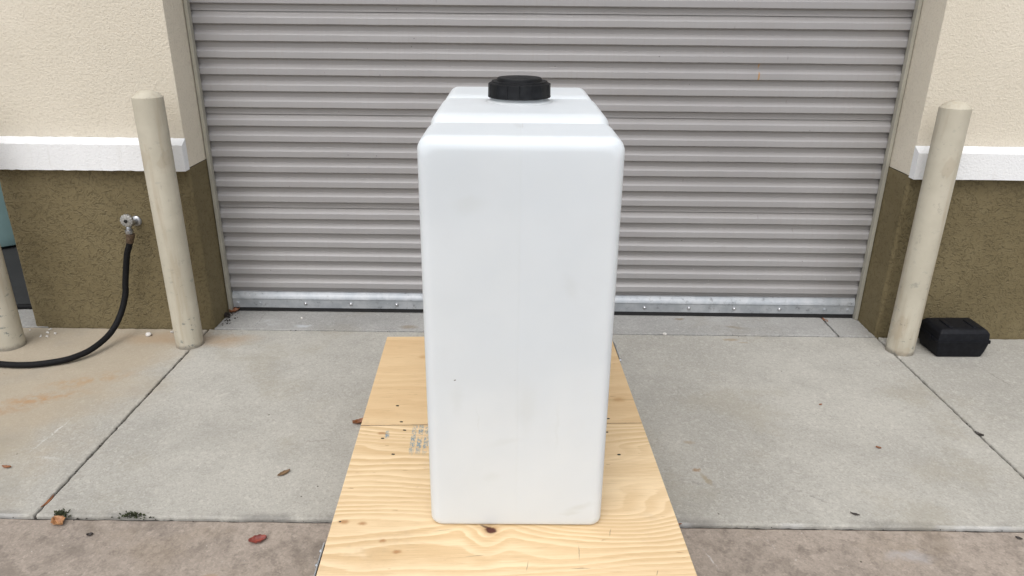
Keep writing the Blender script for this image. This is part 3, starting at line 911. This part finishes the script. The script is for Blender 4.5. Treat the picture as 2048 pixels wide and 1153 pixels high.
link("handle", newbox(-.045, .045, .0842, .105, .062, .078, bev=.005), CASE.m, case, smooth=True, angle=40)
for s in (-1, 1):
    link("latch", newbox(*sorted((s * .1178, s * .1225)), -.035, .005, .058, .090, bev=.0015), CASE.m, case)

# ------------------------------------------------------------------ teal tank inside the open bay
tt = empty("teal_tank", (-3.45, 4.45, 0), "teal plastic tank standing in the open bay behind the pier", "tank")
bm = lathe(bmesh.new(), [(.36, 0.0), (.41, .02), (.43, .07), (.43, .4), (.435, .42), (.43, .44), (.43, .9), (.42, .98), (.36, 1.05), (.15, 1.10), (.10, 1.11)], 72)
link("tank_body", bm, TEAL, tt, smooth=True, angle=40)
bm = lathe(bmesh.new(), [(.11, 1.108), (.11, 1.15), (.10, 1.155), (.001, 1.156)], 40)
link("screw_lid", bm, LIDM.m, tt, smooth=True, angle=40)

# ------------------------------------------------------------------ fallen leaves, pebbles, weeds
def leaf_mat(name, c1, c2):
    m = Mat(name)
    x, y, z = m.sep()
    c = m.mx(m.mr(m.noise(70, 4, .6), .35, .65), c1, c2)
    c = m.mx(m.mul(m.mr(m.math('ABSOLUTE', y), .0006, .0016, 1, 0), .5), c, tuple(v * 1.5 for v in c1))
    m.p(Base_Color=c, Roughness=.5)
    return m.m
LEAFC = {"red": leaf_mat("red_leaf", (.26, .055, .035), (.15, .03, .025)), "tan": leaf_mat("tan_leaf", (.42, .22, .10), (.30, .14, .06)),
         "brown": leaf_mat("brown_leaf", (.20, .125, .065), (.13, .08, .04)), "rust": leaf_mat("rust_leaf", (.25, .095, .035), (.15, .055, .02)),
         "black": leaf_mat("dark_leaf", (.03, .022, .018), (.015, .012, .010))}
def leaf(x, y, z, ln, wd, rot, curl, kind, label, tilt=0.0):
    bm = bmesh.new()
    nx, ny = 12, 6
    g = []
    for i in range(nx + 1):
        t = i / nx
        w = wd / 2 * (math.sin(math.pi * min(1, t * .97 + .02)) ** .75)
        row = []
        for j in range(ny + 1):
            s = j / ny * 2 - 1
            px = (t - .5) * ln; py = s * w * (1 + .12 * math.sin(t * 23 + j))
            pz = curl * (abs(s) ** 1.5) * wd * .5 + curl * ((t - .5) * 2) ** 2 * ln * .16 + mnoise.noise((px * 90 + x * 31, py * 90, 2)) * .0014
            row.append(bm.verts.new((px, py, pz)))
        g.append(row)
    for i in range(nx):
        for j in range(ny): bm.faces.new((g[i][j], g[i + 1][j], g[i + 1][j + 1], g[i][j + 1]))
    zmin = min(v.co.z for v in bm.verts)
    for v in bm.verts: v.co.z -= zmin - .0008
    o = link("fallen_leaf", bm, LEAFC[kind], None, smooth=True)
    o.location = (x, y, z); o.rotation_euler = (tilt, 0, rot)
    md = o.modifiers.new("thickness", 'SOLIDIFY'); md.thickness = .0006
    tag(o, label, "leaf", "fallen leaves on the concrete")
    return o
leaf(-.861, 1.648, -.009, .050, .034, .35, .45, "red", "curled dark red leaf lying on the brownish pavement strip")
leaf(-1.468, 1.710, -.009, .045, .036, 2.6, .7, "tan", "pale orange leaf against the slab edge by the moss")
leaf(-.877, 1.951, 0, .046, .020, .85, .3, "brown", "flat olive brown leaf on the grey slab left of the platform")
leaf(-.694, 2.252, 0, .048, .024, .5, 1.0, "rust", "rolled rusty brown leaf touching the left edge of the platform")
leaf(-1.786, 1.964, 0, .032, .013, -.1, .6, "rust", "small rust red leaf on the stained slab near the left edge")
leaf(-1.498, 3.222, .003, .055, .034, .9, .9, "rust", "curled rust brown leaf at the foot of the door's guide beside the tap's pier")
leaf(-1.512, 3.165, .003, .045, .03, 2.2, .8, "black", "dark withered leaf in the corner where pier meets threshold", )
leaf(1.040, 2.424, 0, .014, .009, .3, .6, "rust", "tiny rusty leaf scrap, middle of the grey slab, farther of two there")
leaf(1.130, 2.139, 0, .018, .011, -.5, .7, "rust", "tiny rusty leaf scrap, middle of the grey slab, nearer of two there")
leaf(.897, 1.786, 0, .028, .009, -.5, .5, "black", "thin blackish leaf near the slab's front edge, right of the platform")
leaf(1.338, 1.700, -.009, .018, .011, -.6, .6, "black", "small black leaf scrap on the brownish strip by the right edge")
leaf(-1.350, 1.662, -.009, .017, .012, .4, .8, "black", "small black leaf scrap on the brownish strip left of the red leaf")
leaf(1.5345, 2.235, -.004, .030, .014, -.9, .8, "black", "dark leaf scrap stuck in the slab joint right of the platform")
leaf(1.365, 3.215, -.002, .040, .018, 1.9, .5, "rust", "rusty leaf wedged in the threshold joint below the door")
leaf(.340, 1.733, -.006, .05, .012, .05, .6, "rust", "rusty leaf bits along the slab edge touching the platform's right side")
leaf(-1.554, 1.80, -.006, .06, .010, 1.5, .5, "rust", "thin rusty leaf lying in the joint left of the moss")

def pebble(x, y, z, s, label):
    bm = bmesh.new()
    bmesh.ops.create_icosphere(bm, subdivisions=3, radius=s)
    for v in bm.verts:
        k = 1 + .35 * mnoise.noise(v.co * (1.2 / s) + Vector((x * 9, y * 7, 0)))
        v.co = Vector((v.co.x * k * 1.1, v.co.y * k, v.co.z * k * .75 + s * .6))
    o = link("pebble", bm, PEB, None, smooth=True)
    o.location = (x, y, z)
    tag(o, label, "pebble", "pale pebbles on the concrete")
pebble(-1.793, 2.958, 0, .0125, "pale grey pebble on the slab in front of the olive pier, largest pebble")
pebble(.556, 3.030, 0, .0085, "small white pebble on the threshold joint right of the tank")
pebble(-1.705, 2.995, 0, .006, "tiny white pebble close to the bollard's foot beside the tap")
pebble(-1.155, 3.16, .003, .0055, "tiny pale pebble on the threshold below the door's left end")
for i in range(9):
    pebble(-2.28 + R.gauss(0, .03), 2.93 + R.random() * .10, 0, .003 + R.random() * .003, "white mortar crumb between the outermost bollard and the pier's corner")
    bpy.context.scene.collection.objects[-1]["group"] = "white mortar crumbs by the outermost bollard"

MOSS = simple("moss_green", (.028, .034, .012), .9, 0, .5, 90)
def tuft(x, y, z, sx, sy, n, label):
    bm = bmesh.new()
    for i in range(n):
        px, py = R.gauss(0, sx), R.gauss(0, sy)
        h = (.004 + R.random() * .010) * math.exp(-(px / (sx * 2)) ** 2)
        a = R.random() * 6.28; s = .002 + R.random() * .0035
        d = Vector((math.cos(a), math.sin(a), 0)); e = Vector((-d.y, d.x, R.uniform(-.6, .6)))
        c = Vector((px, py, h * R.random()))
        tip = c + d * s * 2 + Vector((0, 0, h * .6))
        vs = [bm.verts.new(p) for p in (c, c + d * s + e * s * .7 + Vector((0, 0, h * .4)), tip, c + d * s - e * s * .7 + Vector((0, 0, h * .4)))]
        bm.faces.new(vs)
    o = link("moss_tuft", bm, MOSS)
    o.location = (x, y, z)
    tag(o, label, "moss", "moss tufts in the slab joint")
tuft(-1.262, 1.737, -.004, .024, .0045, 120, "wide dark green moss tuft growing along the slab's front edge")
tuft(-1.478, 1.739, -.004, .012, .005, 120, "small moss tuft behind the pale orange leaf")
# crumbs of dirt along joints and wall feet: uncountable
bm = bmesh.new()
def crumb(x, y, z, s):
    r = bmesh.ops.create_icosphere(bm, subdivisions=1, radius=s)
    for v in r["verts"]: v.co = Vector((x + v.co.x * R.uniform(.6, 1.5), y + v.co.y * R.uniform(.6, 1.5), z + v.co.z * .6 + s * .3))
for i in range(260):
    q = R.random()
    if q < .30: crumb(-1.5535 + R.gauss(0, .004), R.uniform(1.74, 2.8), -.006, .001 + R.random() * .0024)
    elif q < .45: crumb(1.5345 + R.gauss(0, .004), R.uniform(1.74, 2.8), -.006, .001 + R.random() * .0024)
    elif q < .70: crumb(R.uniform(-2.2, 2.2), 1.733 + R.gauss(0, .004), -.009, .0008 + R.random() * .0018)
    elif q < .85: crumb(R.uniform(-1.5, 1.5), 3.036 + R.gauss(0, .005), -.001, .001 + R.random() * .002)
    else: crumb(-1.51 + abs(R.gauss(0, .02)), R.uniform(3.06, 3.22), .003, .0015 + R.random() * .003)
o = link("dirt_crumbs", bm, JOINT); o["kind"] = "stuff"
o["label"] = "dark dirt crumbs lying in the slab joints"; o["category"] = "dirt"
